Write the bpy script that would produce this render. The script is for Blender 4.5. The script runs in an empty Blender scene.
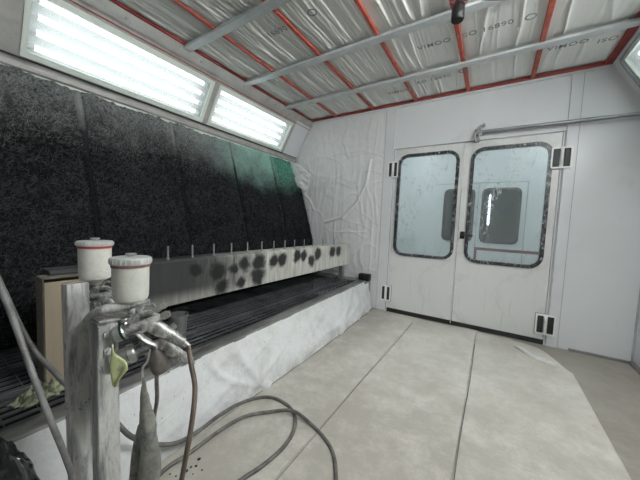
import bpy, bmesh, math, random
from mathutils import Vector, Matrix, noise
random.seed(7)
C = bpy.context.scene.collection
R = math.radians
D = 3.354           # distance of the door wall
H = 1.0908          # camera height
FPX = 271.0
CX = Vector((0.84194677, 0.07110201, -0.53485525))   # world axes seen in the lens frame (right, down, forward)
CY = Vector((0.53782239, -0.031088, 0.84248478))
CZ = Vector((0.04327479, -0.99698447, -0.0644147))

def ray(u, v):
    r = Vector(((u-320)/FPX, (v-240)/FPX, 1.0))
    return Vector((CX.dot(r), CY.dot(r), CZ.dot(r)))
def at(u, v, dist=None, x=None, y=None, z=None):
    r = ray(u, v)
    if dist is not None: t = dist
    elif x is not None: t = x/r.x
    elif y is not None: t = y/r.y
    else: t = (z-H)/r.z
    return r*t + Vector((0, 0, H))

# ------------------------------------------------------------------ materials
def new_mat(name):
    m = bpy.data.materials.new(name); m.use_nodes = True
    nt = m.node_tree; nt.nodes.clear()
    out = nt.nodes.new('ShaderNodeOutputMaterial')
    b = nt.nodes.new('ShaderNodeBsdfPrincipled')
    nt.links.new(b.outputs[0], out.inputs[0])
    return m, nt, b, out
def N(nt, t, **k):
    n = nt.nodes.new(t)
    for a, v in k.items():
        if a in n.inputs.keys() if isinstance(a, str) else False: n.inputs[a].default_value = v
        else: setattr(n, a, v)
    return n
def L(nt, a, b): nt.links.new(a, b)
def coords(nt, scale=(1,1,1), rot=(0,0,0), kind='Object'):
    tc = nt.nodes.new('ShaderNodeTexCoord'); mp = nt.nodes.new('ShaderNodeMapping')
    mp.inputs['Scale'].default_value = scale; mp.inputs['Rotation'].default_value = rot
    L(nt, tc.outputs[kind], mp.inputs[0]); return mp.outputs[0]
def noise_n(nt, vec, scale, detail=4, rough=.55, dist=0):
    n = nt.nodes.new('ShaderNodeTexNoise')
    n.inputs['Scale'].default_value = scale; n.inputs['Detail'].default_value = detail
    n.inputs['Roughness'].default_value = rough; n.inputs['Distortion'].default_value = dist
    L(nt, vec, n.inputs['Vector']); return n.outputs['Fac']
def ramp(nt, fac, stops):
    r = nt.nodes.new('ShaderNodeValToRGB'); e = r.color_ramp.elements
    while len(e) > 1: e.remove(e[-1])
    e[0].position = stops[0][0]; e[0].color = (*stops[0][1], 1)
    for p, c in stops[1:]:
        q = e.new(p); q.color = (*c, 1)
    L(nt, fac, r.inputs[0]); return r.outputs[0]
def mixc(nt, fac, a, b):
    m = nt.nodes.new('ShaderNodeMix'); m.data_type = 'RGBA'
    for s, v in ((0, fac), (6, a), (7, b)):
        if isinstance(v, (int, float)): m.inputs[s].default_value = v
        elif isinstance(v, tuple): m.inputs[s].default_value = (*v, 1)
        else: L(nt, v, m.inputs[s])
    return m.outputs[2]
def math_n(nt, op, a, b=None, clamp=False):
    m = nt.nodes.new('ShaderNodeMath'); m.operation = op; m.use_clamp = clamp
    for s, v in ((0, a), (1, b)):
        if v is None: continue
        if isinstance(v, (int, float)): m.inputs[s].default_value = v
        else: L(nt, v, m.inputs[s])
    return m.outputs[0]
def maprange(nt, v, a, b, c=0, d=1, smooth=False):
    m = nt.nodes.new('ShaderNodeMapRange'); m.clamp = True
    if smooth: m.interpolation_type = 'SMOOTHSTEP'
    L(nt, v, m.inputs[0])
    for i, q in enumerate((a, b, c, d)): m.inputs[i+1].default_value = q
    return m.outputs[0]
def bump(nt, b, h, strength=.3, dist=.01):
    n = nt.nodes.new('ShaderNodeBump'); n.inputs['Strength'].default_value = strength; n.inputs['Distance'].default_value = dist
    L(nt, h, n.inputs['Height']); L(nt, n.outputs[0], b.inputs['Normal'])
def mat(name, col, rough=.5, metal=0, var=.12, vscale=6, bmp=0, bscale=40, dirt=None, dirt_lo=.55, dirt_hi=.75, dscale=3, stretch=(1,1,1)):
    m, nt, b, out = new_mat(name)
    v = coords(nt, stretch)
    n1 = noise_n(nt, v, vscale, 5)
    dark = tuple(c*(1-var*1.5) for c in col); lite = tuple(min(1, c*(1+var*.5)) for c in col)
    c = ramp(nt, n1, [(.3, dark), (.65, lite)])
    if dirt:
        d = noise_n(nt, v, dscale, 8, .7, .6)
        c = mixc(nt, maprange(nt, d, dirt_lo, dirt_hi), c, dirt)
    L(nt, c, b.inputs['Base Color'])
    b.inputs['Roughness'].default_value = rough; b.inputs['Metallic'].default_value = metal
    if bmp: bump(nt, b, noise_n(nt, v, bscale, 5, .6), bmp, .004)
    return m

M = {}
M['wall'] = mat('white_panel', (.74,.76,.78), .34, var=.03, vscale=1.5, dirt=(.6,.6,.6), dirt_lo=.6, dirt_hi=.85, dscale=2, bmp=.02, bscale=8)
M['frame_white'] = mat('white_profile', (.72,.74,.76), .35, var=.03, dirt=(.5,.5,.5), dirt_lo=.62, dirt_hi=.85, dscale=6)
M['dark_gap'] = mat('black_rubber', (.02,.02,.02), .6)
M['seam'] = mat('panel_seam', (.42,.43,.45), .6)
M['red'] = mat('red_strip', (.44,.085,.055), .5, var=.25, vscale=18)
M['red_border'] = mat('red_border', (.33,.05,.045), .5, var=.2, vscale=12)
M['alu'] = mat('galvanised_rail', (.70,.73,.75), .42, .35, var=.1, vscale=9)
M['grey_profile'] = mat('grey_profile', (.47,.465,.445), .5, .1, var=.15, vscale=5, dirt=(.25,.24,.22), dirt_lo=.5, dirt_hi=.8, dscale=5)
M['lamp_frame'] = mat('lamp_frame', (.80,.86,.80), .4, var=.05)
M['reflector'] = mat('lamp_reflector', (.56,.59,.595), .5, .0, var=.02)
M['zinc'] = mat('zinc', (.35,.36,.37), .4, .7, var=.15)
M['chrome'] = mat('worn_chrome', (.48,.48,.46), .36, .8, var=.3, vscale=40, dirt=(.34,.33,.31), dirt_lo=.45, dirt_hi=.7, dscale=30)
M['gun_grey'] = mat('paint_dusted_gun_metal', (.28,.28,.275), .40, .5, var=.5, vscale=45, dirt=(.66,.66,.62), dirt_lo=.46, dirt_hi=.62, dscale=38, bmp=.3, bscale=120)
M['violet_ring'] = mat('violet_ring', (.16,.15,.36), .4, .4, var=.3, vscale=50)
M['green_ring'] = mat('green_ring', (.012,.04,.028), .4, .3, var=.3, vscale=50)
M['black'] = mat('black_plastic', (.006,.006,.006), .55, var=.2)
M['hinge_black'] = mat('hinge_black', (.02,.022,.025), .5)
M['white_plastic'] = mat('white_plastic', (.86,.87,.86), .35, var=.04)
M['cardboard'] = mat('cardboard', (.25,.205,.15), .85, var=.12, vscale=12, stretch=(1,1,.15))
M['cardboard_shade'] = mat('cardboard_shade_side', (.13,.115,.09), .85, var=.2, vscale=12)  # darker copy of the cardboard: shade painted on side and top flaps
M['hose'] = mat('grey_hose', (.115,.11,.10), .55, var=.3, vscale=22, dirt=(.24,.23,.21), dirt_lo=.5, dirt_hi=.8, dscale=18)
M['hose_brown'] = mat('brown_hose', (.115,.085,.065), .55, var=.3, vscale=20, dirt=(.24,.21,.19), dirt_lo=.55, dirt_hi=.8, dscale=20)
M['hose_light'] = mat('light_grey_hose', (.13,.13,.127), .5, var=.3, vscale=20, dirt=(.26,.26,.25), dirt_lo=.5, dirt_hi=.8, dscale=12)
M['cloth'] = mat('stained_cloth', (.23,.23,.20), .9, var=.4, vscale=16, dirt=(.07,.07,.065), dirt_lo=.49, dirt_hi=.66, dscale=26, bmp=.6, bscale=60)
M['rag_green'] = mat('yellow_green_rag', (.27,.29,.19), .9, var=.35, vscale=20, dirt=(.06,.07,.05), dirt_lo=.5, dirt_hi=.62, dscale=18, bmp=.5, bscale=60)
M['paper_yellow'] = mat('yellow_green_cloth', (.52,.56,.30), .9, var=.2, vscale=25, dirt=(.14,.15,.09), dirt_lo=.58, dirt_hi=.66, dscale=40)
M['dark_metal'] = mat('dark_trim_metal', (.055,.057,.06), .5, .4, var=.4, vscale=14)  # for the thin dark strip along the lower slope
M['bag'] = mat('black_bag', (.012,.013,.014), .22, var=.3, bmp=.5, bscale=22)
M['pink'] = mat('pink_cloth', (.42,.10,.16), .8, var=.4, vscale=30)
M['white_cloth'] = mat('white_film_scrap', (.82,.83,.82), .4, var=.06, vscale=20)
M['pipe'] = mat('grey_pipe', (.30,.31,.32), .35, .6, var=.1)
M['redbrown'] = mat('red_brown_bar', (.23,.09,.07), .6, var=.2)
M['yellow_far'] = mat('yellow_green_far', (.20,.24,.10), .6, var=.4, vscale=4)
M['ink'] = mat('grey_print', (.30,.30,.31), .7)
M['pit'] = mat('dark_pit', (.012,.012,.013), .8)

# dirty door skin, film covered
def door_mat():
    m, nt, b, out = new_mat('door_skin')
    v = coords(nt)
    d1 = noise_n(nt, v, 2.2, 9, .68, 1.2)
    c = mixc(nt, maprange(nt, d1, .5, .8), (.74,.75,.74), (.52,.51,.48))
    vs = coords(nt, (9, 9, .6)); st = noise_n(nt, vs, 3, 6, .7)
    c = mixc(nt, maprange(nt, st, .58, .85, 0, .7), c, (.42,.40,.37))
    L(nt, c, b.inputs['Base Color']); b.inputs['Roughness'].default_value = .33
    w = noise_n(nt, v, 5, 3, .5, 2.5); bump(nt, b, w, .22, .02)
    return m
M['door'] = door_mat()

def film_mat(name, col, rough=.28):
    m, nt, b, out = new_mat(name)
    v = coords(nt, (1.6, 1, .8))
    n1 = noise_n(nt, v, 3.2, 3, .5, 2.2); n2 = noise_n(nt, v, 11, 4, .6, 1.5)
    r = math_n(nt, 'ABSOLUTE', math_n(nt, 'SUBTRACT', n1, .5))
    h = math_n(nt, 'ADD', math_n(nt, 'MULTIPLY', r, -1.4), math_n(nt, 'MULTIPLY', n2, .25))
    L(nt, ramp(nt, n2, [(.3, tuple(c*.93 for c in col)), (.7, col)]), b.inputs['Base Color'])
    b.inputs['Roughness'].default_value = rough
    bump(nt, b, h, .24, .025); return m
M['film'] = film_mat('white_plastic_film', (.79,.80,.81))

def basin_mat():
    m, nt, b, out = new_mat('basin_film')
    v = coords(nt); n1 = noise_n(nt, v, 2.6, 4, .55, 2.6)
    d = noise_n(nt, v, 5, 9, .75, .5)
    sp = noise_n(nt, v, 60, 2, .5)
    c = mixc(nt, maprange(nt, d, .48, .75), (.76,.78,.79), (.56,.56,.55))
    c = mixc(nt, maprange(nt, sp, .72, .76), c, (.1,.1,.1))
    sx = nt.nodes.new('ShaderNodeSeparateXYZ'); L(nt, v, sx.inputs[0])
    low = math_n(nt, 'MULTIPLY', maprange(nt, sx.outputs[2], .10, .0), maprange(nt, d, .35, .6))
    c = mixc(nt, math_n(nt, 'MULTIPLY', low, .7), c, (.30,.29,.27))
    L(nt, c, b.inputs['Base Color']); b.inputs['Roughness'].default_value = .35
    r = math_n(nt, 'ABSOLUTE', math_n(nt, 'SUBTRACT', n1, .5))
    bump(nt, b, math_n(nt, 'MULTIPLY', r, -1), .45, .03); return m
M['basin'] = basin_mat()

def floor_paper_mat(name, col, dirtc):
    m, nt, b, out = new_mat(name)
    v = coords(nt)
    d = noise_n(nt, v, 2.6, 12, .78, .15); f = noise_n(nt, v, 34, 8, .85)
    sp = noise_n(nt, v, 75, 2, .5)
    c = mixc(nt, maprange(nt, d, .40, .70), col, dirtc)
    c = mixc(nt, maprange(nt, f, .5, .8, 0, .45), c, tuple(q*.72 for q in dirtc))
    c = mixc(nt, maprange(nt, sp, .74, .77, 0, .8), c, (.12,.11,.1))
    sx = nt.nodes.new('ShaderNodeSeparateXYZ'); L(nt, v, sx.inputs[0])
    # darker tone away from the door and near the pit
    far = maprange(nt, sx.outputs[1], 2.9, 1.1, 0, 1, True)
    edge = maprange(nt, sx.outputs[0], -.75, -1.1, 0, 1, True)
    foot = math_n(nt, 'MULTIPLY', math_n(nt, 'MAXIMUM', math_n(nt, 'MULTIPLY', far, .85), math_n(nt, 'MULTIPLY', edge, .8)), maprange(nt, d, .25, .55))
    c = mixc(nt, foot, c, tuple(q*.74 for q in dirtc))
    L(nt, c, b.inputs['Base Color']); b.inputs['Roughness'].default_value = .5
    w = noise_n(nt, v, 4, 3, .5, 2); bump(nt, b, math_n(nt, 'ADD', w, math_n(nt, 'MULTIPLY', f, .12)), .25, .015); return m
M['paper'] = floor_paper_mat('floor_paper', (.70,.68,.63), (.50,.47,.41))
M['concrete'] = floor_paper_mat('concrete_floor', (.37,.345,.30), (.27,.25,.215))

def ceiling_mat():
    m, nt, b, out = new_mat('ceiling_fleece')
    v = coords(nt, (1, .12, 1))
    n1 = noise_n(nt, v, 26, 3, .5, .5)
    c = ramp(nt, n1, [(.3, (.80,.805,.78)), (.7, (.87,.875,.85))])
    L(nt, c, b.inputs['Base Color']); b.inputs['Roughness'].default_value = .55
    n2 = noise_n(nt, coords(nt, (1,.3,1)), 40, 3, .5); bump(nt, b, n2, .15, .004)
    return m
M['ceiling_mat'] = ceiling_mat()

def filter_mat():
    m, nt, b, out = new_mat('fibre_filter')
    v = coords(nt)
    geo = nt.nodes.new('ShaderNodeNewGeometry'); sx = nt.nodes.new('ShaderNodeSeparateXYZ'); L(nt, geo.outputs['Position'], sx.inputs[0])
    wx, wy, wz = sx.outputs
    big = noise_n(nt, v, 2.5, 4, .6); 
    f1 = noise_n(nt, coords(nt, (1,1,1), (.6,.3,.4)), 34, 6, .8, 2.5)
    f2 = noise_n(nt, coords(nt, (1,.35,1), (.9,-.3,.2)), 85, 5, .8, 1.8)
    fib = math_n(nt, 'MAXIMUM', f1, f2)
    patch = noise_n(nt, v, 4.5, 6, .65, .8)
    hi = maprange(nt, fib, .55, .70)
    c = mixc(nt, math_n(nt,'MULTIPLY',hi,maprange(nt,patch,.40,.66,.12,1)), (.0035,.0045,.0055), (.13,.142,.155))
    # overspray that settled on the upper edge of the mats
    jit = math_n(nt, 'ADD', wz, math_n(nt, 'MULTIPLY', math_n(nt, 'SUBTRACT', big, .5), .5))
    dust = math_n(nt, 'MULTIPLY', maprange(nt, jit, 1.50, 2.0, 0, 1, True), maprange(nt, f1, .38, .62, .12, 1))
    c = mixc(nt, math_n(nt, 'MULTIPLY', dust, .85), c, (.46,.49,.49))
    tz = maprange(nt, jit, 1.42, 1.92, 0, 1, True); ty = maprange(nt, math_n(nt, 'ADD', wy, big), 2.15, 3.1, 0, 1, True)
    teal = math_n(nt, 'MULTIPLY', math_n(nt, 'MULTIPLY', tz, ty), maprange(nt, f1, .2, .5, .55, 1))
    deep = maprange(nt, wy, 2.7, 2.85)
    c = mixc(nt, math_n(nt, 'MULTIPLY', teal, .85), c, mixc(nt, deep, (.50,.82,.72), (.05,.30,.20)))
    L(nt, c, b.inputs['Base Color']); b.inputs['Roughness'].default_value = .75; b.inputs['Specular IOR Level'].default_value = .2
    bump(nt, b, math_n(nt, 'ADD', f1, math_n(nt, 'MULTIPLY', f2, .7)), 1.0, .02); return m
M['filter'] = filter_mat()

def fibre_mat():
    m, nt, b, out = new_mat('loose_fibre')
    geo = nt.nodes.new('ShaderNodeNewGeometry'); sx = nt.nodes.new('ShaderNodeSeparateXYZ'); L(nt, geo.outputs['Position'], sx.inputs[0])
    big = noise_n(nt, geo.outputs['Position'], 2.5, 4, .6); z = math_n(nt, 'ADD', sx.outputs[2], math_n(nt, 'MULTIPLY', math_n(nt, 'SUBTRACT', big, .5), .5))
    c = mixc(nt, maprange(nt, z, 1.45, 2.0), (.034,.038,.043), (.40,.42,.42))
    c = mixc(nt, math_n(nt, 'MULTIPLY', maprange(nt, z, 1.45, 1.8), maprange(nt, math_n(nt, 'ADD', sx.outputs[1], big), 2.4, 3.1)), c, (.24,.55,.46))
    L(nt, c, b.inputs['Base Color']); b.inputs['Roughness'].default_value = .6; return m
M['fibre'] = fibre_mat()

def strip_mat():   # seam strips, soiled black over their lower two thirds
    m, nt, b, out = new_mat('seam_strip')
    geo = nt.nodes.new('ShaderNodeNewGeometry'); sx = nt.nodes.new('ShaderNodeSeparateXYZ'); L(nt, geo.outputs['Position'], sx.inputs[0])
    n1 = noise_n(nt, geo.outputs['Position'], 9, 5, .6)
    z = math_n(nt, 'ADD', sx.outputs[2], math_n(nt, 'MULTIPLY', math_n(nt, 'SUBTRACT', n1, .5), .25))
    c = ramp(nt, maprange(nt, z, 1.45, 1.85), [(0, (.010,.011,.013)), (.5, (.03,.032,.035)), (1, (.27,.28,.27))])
    L(nt, c, b.inputs['Base Color']); b.inputs['Roughness'].default_value = .8; b.inputs['Specular IOR Level'].default_value = .12; return m
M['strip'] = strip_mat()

def crust_mat():
    m, nt, b, out = new_mat('paint_crusted_post')
    v = coords(nt, (4, 4, .5)); n1 = noise_n(nt, v, 6, 8, .7, .6); n2 = noise_n(nt, coords(nt, (1,1,.6)), 14, 6, .7, 1)
    c = ramp(nt, n1, [(.3, (.09,.09,.09)), (.43, (.23,.23,.225)), (.56, (.50,.50,.475)), (.72, (.20,.20,.195))])
    c = mixc(nt, maprange(nt, n2, .6, .66), c, (.06,.06,.06))
    c = mixc(nt, maprange(nt, n2, .36, .30), c, (.60,.59,.54))
    L(nt, c, b.inputs['Base Color']); b.inputs['Roughness'].default_value = .6
    bump(nt, b, math_n(nt, 'ADD', n1, n2), .5, .008); return m
M['crust'] = crust_mat()

def rim_mat():
    m, nt, b, out = new_mat('rim_metal')
    v = coords(nt, (1,.25,1)); n1 = noise_n(nt, v, 12, 7, .7, .5)
    c = ramp(nt, n1, [(.32, (.07,.07,.07)), (.5, (.19,.19,.185)), (.7, (.32,.32,.31))])
    L(nt, c, b.inputs['Base Color']); b.inputs['Roughness'].default_value = .45; b.inputs['Metallic'].default_value = .2
    bump(nt, b, n1, .2, .005); return m
M['rim'] = rim_mat()

def cup_mat(name, col, seed):
    m, nt, b, out = new_mat(name)
    v = coords(nt); v2 = nt.nodes.new('ShaderNodeVectorMath'); v2.operation = 'ADD'; v2.inputs[1].default_value = (seed, seed, seed); L(nt, v, v2.inputs[0]); v = v2.outputs[0]
    n1 = noise_n(nt, v, 22, 4, .6, 1.2)
    r = math_n(nt, 'ABSOLUTE', math_n(nt, 'SUBTRACT', n1, .5))
    c = mixc(nt, maprange(nt, r, .012, .0, 0, .55), col, (.30,.29,.27))
    n2 = noise_n(nt, v, 14, 6, .7); c = mixc(nt, maprange(nt, n2, .5, .8, 0, .6), c, tuple(q*.7 for q in col))
    L(nt, c, b.inputs['Base Color']); b.inputs['Roughness'].default_value = .4; return m
M['cup'] = cup_mat('milky_cup', (.58,.575,.53), 1.3)
M['cup2'] = cup_mat('milky_cup_soiled', (.55,.55,.50), 4.1)
M['lid'] = mat('pale_grey_lid', (.44,.45,.44), .4, var=.1, vscale=30)
M['ring_red'] = mat('red_ring', (.35,.05,.05), .5, var=.2)
M['ring_brown'] = mat('brown_red_ring', (.22,.11,.09), .6, var=.3, vscale=40)

def glass_mat(name, tint, fac, film=False):
    m, nt, b, out = new_mat(name)
    nt.nodes.remove(b)
    tr = nt.nodes.new('ShaderNodeBsdfTransparent'); tr.inputs[0].default_value = (*tint, 1)
    gl = nt.nodes.new('ShaderNodeBsdfGlossy'); gl.inputs['Roughness'].default_value = .08; gl.inputs[0].default_value = (.9,.95,.95,1)
    mx = nt.nodes.new('ShaderNodeMixShader'); mx.inputs[0].default_value = fac
    L(nt, tr.outputs[0], mx.inputs[1]); L(nt, gl.outputs[0], mx.inputs[2]); last = mx.outputs[0]
    if film:
        v = coords(nt, (2.2, 1, 1.0), (0, .6, 0)); n1 = noise_n(nt, v, 3.0, 4, .6, 1.6)
        r = math_n(nt, 'ABSOLUTE', math_n(nt, 'SUBTRACT', n1, .5))
        n2 = noise_n(nt, v, 2, 2)
        line = math_n(nt, 'MULTIPLY', maprange(nt, r, .011, .0), maprange(nt, n2, .48, .66))
        df = nt.nodes.new('ShaderNodeBsdfDiffuse'); df.inputs[0].default_value = (.85,.88,.88,1)
        f2 = math_n(nt, 'ADD', math_n(nt, 'MULTIPLY', line, .7), .05)
        m2 = nt.nodes.new('ShaderNodeMixShader'); L(nt, f2, m2.inputs[0]); L(nt, last, m2.inputs[1]); L(nt, df.outputs[0], m2.inputs[2]); last = m2.outputs[0]
        bn = nt.nodes.new('ShaderNodeBump'); bn.inputs['Strength'].default_value = .25; bn.inputs['Distance'].default_value = .008
        L(nt, n1, bn.inputs['Height']); L(nt, bn.outputs[0], gl.inputs['Normal'])
    L(nt, last, out.inputs[0]); return m
M['pane'] = glass_mat('door_glass_with_film', (.86,.92,.92), .09, True)
M['far_pane'] = glass_mat('far_glass', (.30,.33,.34), .05)
def diffuser_mat():
    m, nt, b, out = new_mat('lamp_cover'); nt.nodes.remove(b)
    tr = nt.nodes.new('ShaderNodeBsdfTransparent'); tr.inputs[0].default_value = (.97,.98,.98,1)
    tl = nt.nodes.new('ShaderNodeBsdfTranslucent'); tl.inputs[0].default_value = (.9,.95,.95,1)
    mx = nt.nodes.new('ShaderNodeMixShader'); mx.inputs[0].default_value = .15
    L(nt, tr.outputs[0], mx.inputs[1]); L(nt, tl.outputs[0], mx.inputs[2]); L(nt, mx.outputs[0], out.inputs[0]); return m
M['diffuser'] = diffuser_mat()
def emit(name, col, s):
    m, nt, b, out = new_mat(name); nt.nodes.remove(b)
    e = nt.nodes.new('ShaderNodeEmission'); e.inputs[0].default_value = (*col, 1); e.inputs[1].default_value = s
    L(nt, e.outputs[0], out.inputs[0]); return m
M['tube'] = emit('fluorescent_tube', (.95,1,.985), 2.3)
M['tube_fill'] = emit('fluorescent_tube_fill', (1,.995,.98), 112)  # driven far above the visible tubes, out of view, to fill the room
M['tube_far'] = emit('fluorescent_tube_next_room', (.97,1,1), 62)

# sheet metal beam with black test sprays
def beam_mat():
    m, nt, b, out = new_mat('beam_sheet')
    geo = nt.nodes.new('ShaderNodeNewGeometry'); pos = geo.outputs['Position']
    sx = nt.nodes.new('ShaderNodeSeparateXYZ'); L(nt, pos, sx.inputs[0])
    v = coords(nt, (1, 5, .6)); n1 = noise_n(nt, v, 5, 6, .65, .6)
    c = ramp(nt, n1, [(.3, (.34,.32,.28)), (.5, (.52,.51,.47)), (.68, (.66,.66,.63))])
    # near end carries a broad dark coat
    yy = math_n(nt, 'ADD', sx.outputs[1], math_n(nt, 'MULTIPLY', math_n(nt, 'SUBTRACT', n1, .5), .5))
    near = maprange(nt, yy, 1.85, 1.0, 0, 1, True)
    zf = maprange(nt, sx.outputs[2], .57, .66, .55, 1, True)
    c = mixc(nt, math_n(nt, 'MULTIPLY', math_n(nt, 'MULTIPLY', near, zf), .96), c, (.022,.023,.025))
    spots = [(218,271,.055),(223,286,.045),(234,270,.03),(241,283,.035),(245,264,.045),(259.5,262,.06),(258.5,275.6,.06),(274,261,.05),(282,260,.05),
             (297,256,.05),(304,255.5,.045),(311.5,260.5,.05),(318,254.5,.055),(332.5,252,.055),(338.5,251,.05),(196,270,.03)]
    nn = noise_n(nt, pos, 11, 5, .6)
    acc = None
    for u, vv, r in spots:
        p = at(u, vv, x=-1.55)
        d = nt.nodes.new('ShaderNodeVectorMath'); d.operation = 'SUBTRACT'; L(nt, pos, d.inputs[0]); d.inputs[1].default_value = p
        s = nt.nodes.new('ShaderNodeVectorMath'); s.operation = 'MULTIPLY'; L(nt, d.outputs[0], s.inputs[0]); s.inputs[1].default_value = (1, .8, .8)
        ln = nt.nodes.new('ShaderNodeVectorMath'); ln.operation = 'LENGTH'; L(nt, s.outputs[0], ln.inputs[0])
        e = math_n(nt, 'ADD', ln.outputs['Value'], math_n(nt, 'MULTIPLY', math_n(nt, 'SUBTRACT', nn, .5), .085))
        q = maprange(nt, e, r*1.12+.010, r*.55+.002, 0, 1, True)
        acc = q if acc is None else math_n(nt, 'MAXIMUM', acc, q)
    c = mixc(nt, math_n(nt, 'MULTIPLY', acc, .975), c, (.012,.012,.014))
    b.inputs['Specular IOR Level'].default_value = .3
    L(nt, c, b.inputs['Base Color']); b.inputs['Roughness'].default_value = .42; b.inputs['Metallic'].default_value = .15
    return m
M['beam'] = beam_mat()

# ------------------------------------------------------------------ geometry helpers
class MB:
    def __init__(s): s.bm = bmesh.new()
    def box(s, lo, hi, bev=0, mtx=None):
        r = bmesh.ops.create_cube(s.bm, size=1); vs = r['verts']
        c = [(a+b)/2 for a, b in zip(lo, hi)]; d = [abs(b-a) for a, b in zip(lo, hi)]
        for v in vs: v.co = Vector((v.co.x*d[0]+c[0], v.co.y*d[1]+c[1], v.co.z*d[2]+c[2]))
        if bev:
            es = list({e for v in vs for e in v.link_edges})
            r2 = bmesh.ops.bevel(s.bm, geom=es, offset=bev, segments=2, affect='EDGES', profile=.6)
            vs = list({v for f in r2['faces'] for v in f.verts} | {v for v in vs if v.is_valid})
        if mtx:
            bmesh.ops.transform(s.bm, matrix=mtx, verts=[v for v in vs if v.is_valid])
        return s
    def cyl(s, a, b, r, r2=None, seg=20, caps=True):
        a = Vector(a); b = Vector(b); d = b-a
        m = Matrix.Translation((a+b)/2) @ d.to_track_quat('Z', 'Y').to_matrix().to_4x4()
        bmesh.ops.create_cone(s.bm, cap_ends=caps, segments=seg, radius1=r, radius2=r if r2 is None else r2, depth=d.length, matrix=m); return s
    def lathe(s, prof, o=(0,0,0), axis=(0,0,1), seg=28):
        o = Vector(o); q = Vector(axis).to_track_quat('Z', 'Y'); rings = []
        for r, z in prof:
            rings.append([s.bm.verts.new(o + q @ Vector((r*math.cos(2*math.pi*i/seg), r*math.sin(2*math.pi*i/seg), z))) for i in range(seg)])
        for A, B in zip(rings, rings[1:]):
            for i in range(seg):
                try: s.bm.faces.new((A[i], A[(i+1)%seg], B[(i+1)%seg], B[i]))
                except ValueError: pass
        for A, fl in ((rings[0], True), (rings[-1], False)):
            try: s.bm.faces.new(A[::-1] if fl else A)
            except ValueError: pass
        return s
    def tube(s, pts, r, seg=10, radii=None, sub=6):
        P = [Vector(p) for p in pts]; Q = []; RR = []
        n = len(P)
        for i in range(n-1):
            p0 = P[max(i-1,0)]; p1 = P[i]; p2 = P[i+1]; p3 = P[min(i+2,n-1)]
            for k in range(sub):
                t = k/sub
                Q.append(.5*((2*p1)+(-p0+p2)*t+(2*p0-5*p1+4*p2-p3)*t*t+(-p0+3*p1-3*p2+p3)*t**3))
                if radii: RR.append(radii[i]*(1-t)+radii[i+1]*t)
        Q.append(P[-1]);
        if radii: RR.append(radii[-1])
        nrm = Vector((0,0,1)) if abs((Q[1]-Q[0]).normalized().z) < .9 else Vector((1,0,0)); rings = []
        for i, q in enumerate(Q):
            t = (Q[min(i+1,len(Q)-1)]-Q[max(i-1,0)]).normalized()
            nrm = (nrm - t*nrm.dot(t)).normalized(); bn = t.cross(nrm)
            rr = RR[i] if radii else r
            rings.append([s.bm.verts.new(q + (nrm*math.cos(2*math.pi*k/seg)+bn*math.sin(2*math.pi*k/seg))*rr) for k in range(seg)])
        for A, B in zip(rings, rings[1:]):
            for i in range(seg): s.bm.faces.new((A[i], A[(i+1)%seg], B[(i+1)%seg], B[i]))
        s.bm.faces.new(rings[0][::-1]); s.bm.faces.new(rings[-1]); return s
    def grid(s, nu, nv, fn):
        V = [[s.bm.verts.new(fn(i/nu, j/nv)) for j in range(nv+1)] for i in range(nu+1)]
        for i in range(nu):
            for j in range(nv): s.bm.faces.new((V[i][j], V[i+1][j], V[i+1][j+1], V[i][j+1]))
        return V
    def prism(s, poly, lo, hi, axis='y'):
        def p(a, b, t): return {'y': (a, t, b), 'x': (t, a, b), 'z': (a, b, t)}[axis]
        A = [s.bm.verts.new(p(a, b, lo)) for a, b in poly]; B = [s.bm.verts.new(p(a, b, hi)) for a, b in poly]
        n = len(poly)
        for i in range(n): s.bm.faces.new((A[i], A[(i+1)%n], B[(i+1)%n], B[i]))
        s.bm.faces.new(A[::-1]); s.bm.faces.new(B); return s
    def ring(s, outer, inner, lo, hi):      # flat frame in the xz plane between y=lo and y=hi
        n = len(outer)
        def mk(pl, y): return [s.bm.verts.new((a, y, b)) for a, b in pl]
        o0, o1, i0, i1 = mk(outer, lo), mk(outer, hi), mk(inner, lo), mk(inner, hi)
        for i in range(n):
            j = (i+1) % n
            for q in ((o0[i],o0[j],i0[j],i0[i]), (o1[i],i1[i],i1[j],o1[j]), (o0[i],o1[i],o1[j],o0[j]), (i0[i],i0[j],i1[j],i1[i])): s.bm.faces.new(q)
        return s
    def build(s, name, m, parent=None, smooth=True, loc=None, ang=35, solid=0):
        bmesh.ops.recalc_face_normals(s.bm, faces=s.bm.faces)
        me = bpy.data.meshes.new(name); s.bm.to_mesh(me); s.bm.free()
        o = bpy.data.objects.new(name, me); C.objects.link(o); me.materials.append(M[m] if isinstance(m, str) else m)
        if smooth:
            me.polygons.foreach_set('use_smooth', [True]*len(me.polygons))
            me.set_sharp_from_angle(angle=R(ang))
        if parent:
            o.parent = parent
        if loc is not None: o.location = loc
        if solid:
            sm = o.modifiers.new('thickness', 'SOLIDIFY'); sm.thickness = solid; sm.offset = 0
        return o
def tag(o, label=None, cat=None, group=None, kind=None):
    if label: o['label'] = label
    if cat: o['category'] = cat
    if group: o['group'] = group
    if kind: o['kind'] = kind
    return o
def empty(name, loc=(0,0,0), rot=None):
    o = bpy.data.objects.new(name, None); C.objects.link(o); o.location = loc; o.empty_display_size = .1
    if rot is not None: o.rotation_mode = 'QUATERNION'; o.rotation_quaternion = rot
    return o
def struct(o): o['kind'] = 'structure'; return o
def rrect(x0, x1, z0, z1, r, n=8):
    pts = []
    for cx, cz, a in ((x1-r, z1-r, 0), (x0+r, z1-r, 90), (x0+r, z0+r, 180), (x1-r, z0+r, 270)):
        for k in range(n+1):
            t = R(a+90*k/n); pts.append((cx+r*math.cos(t), cz+r*math.sin(t)))
    return pts

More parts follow.
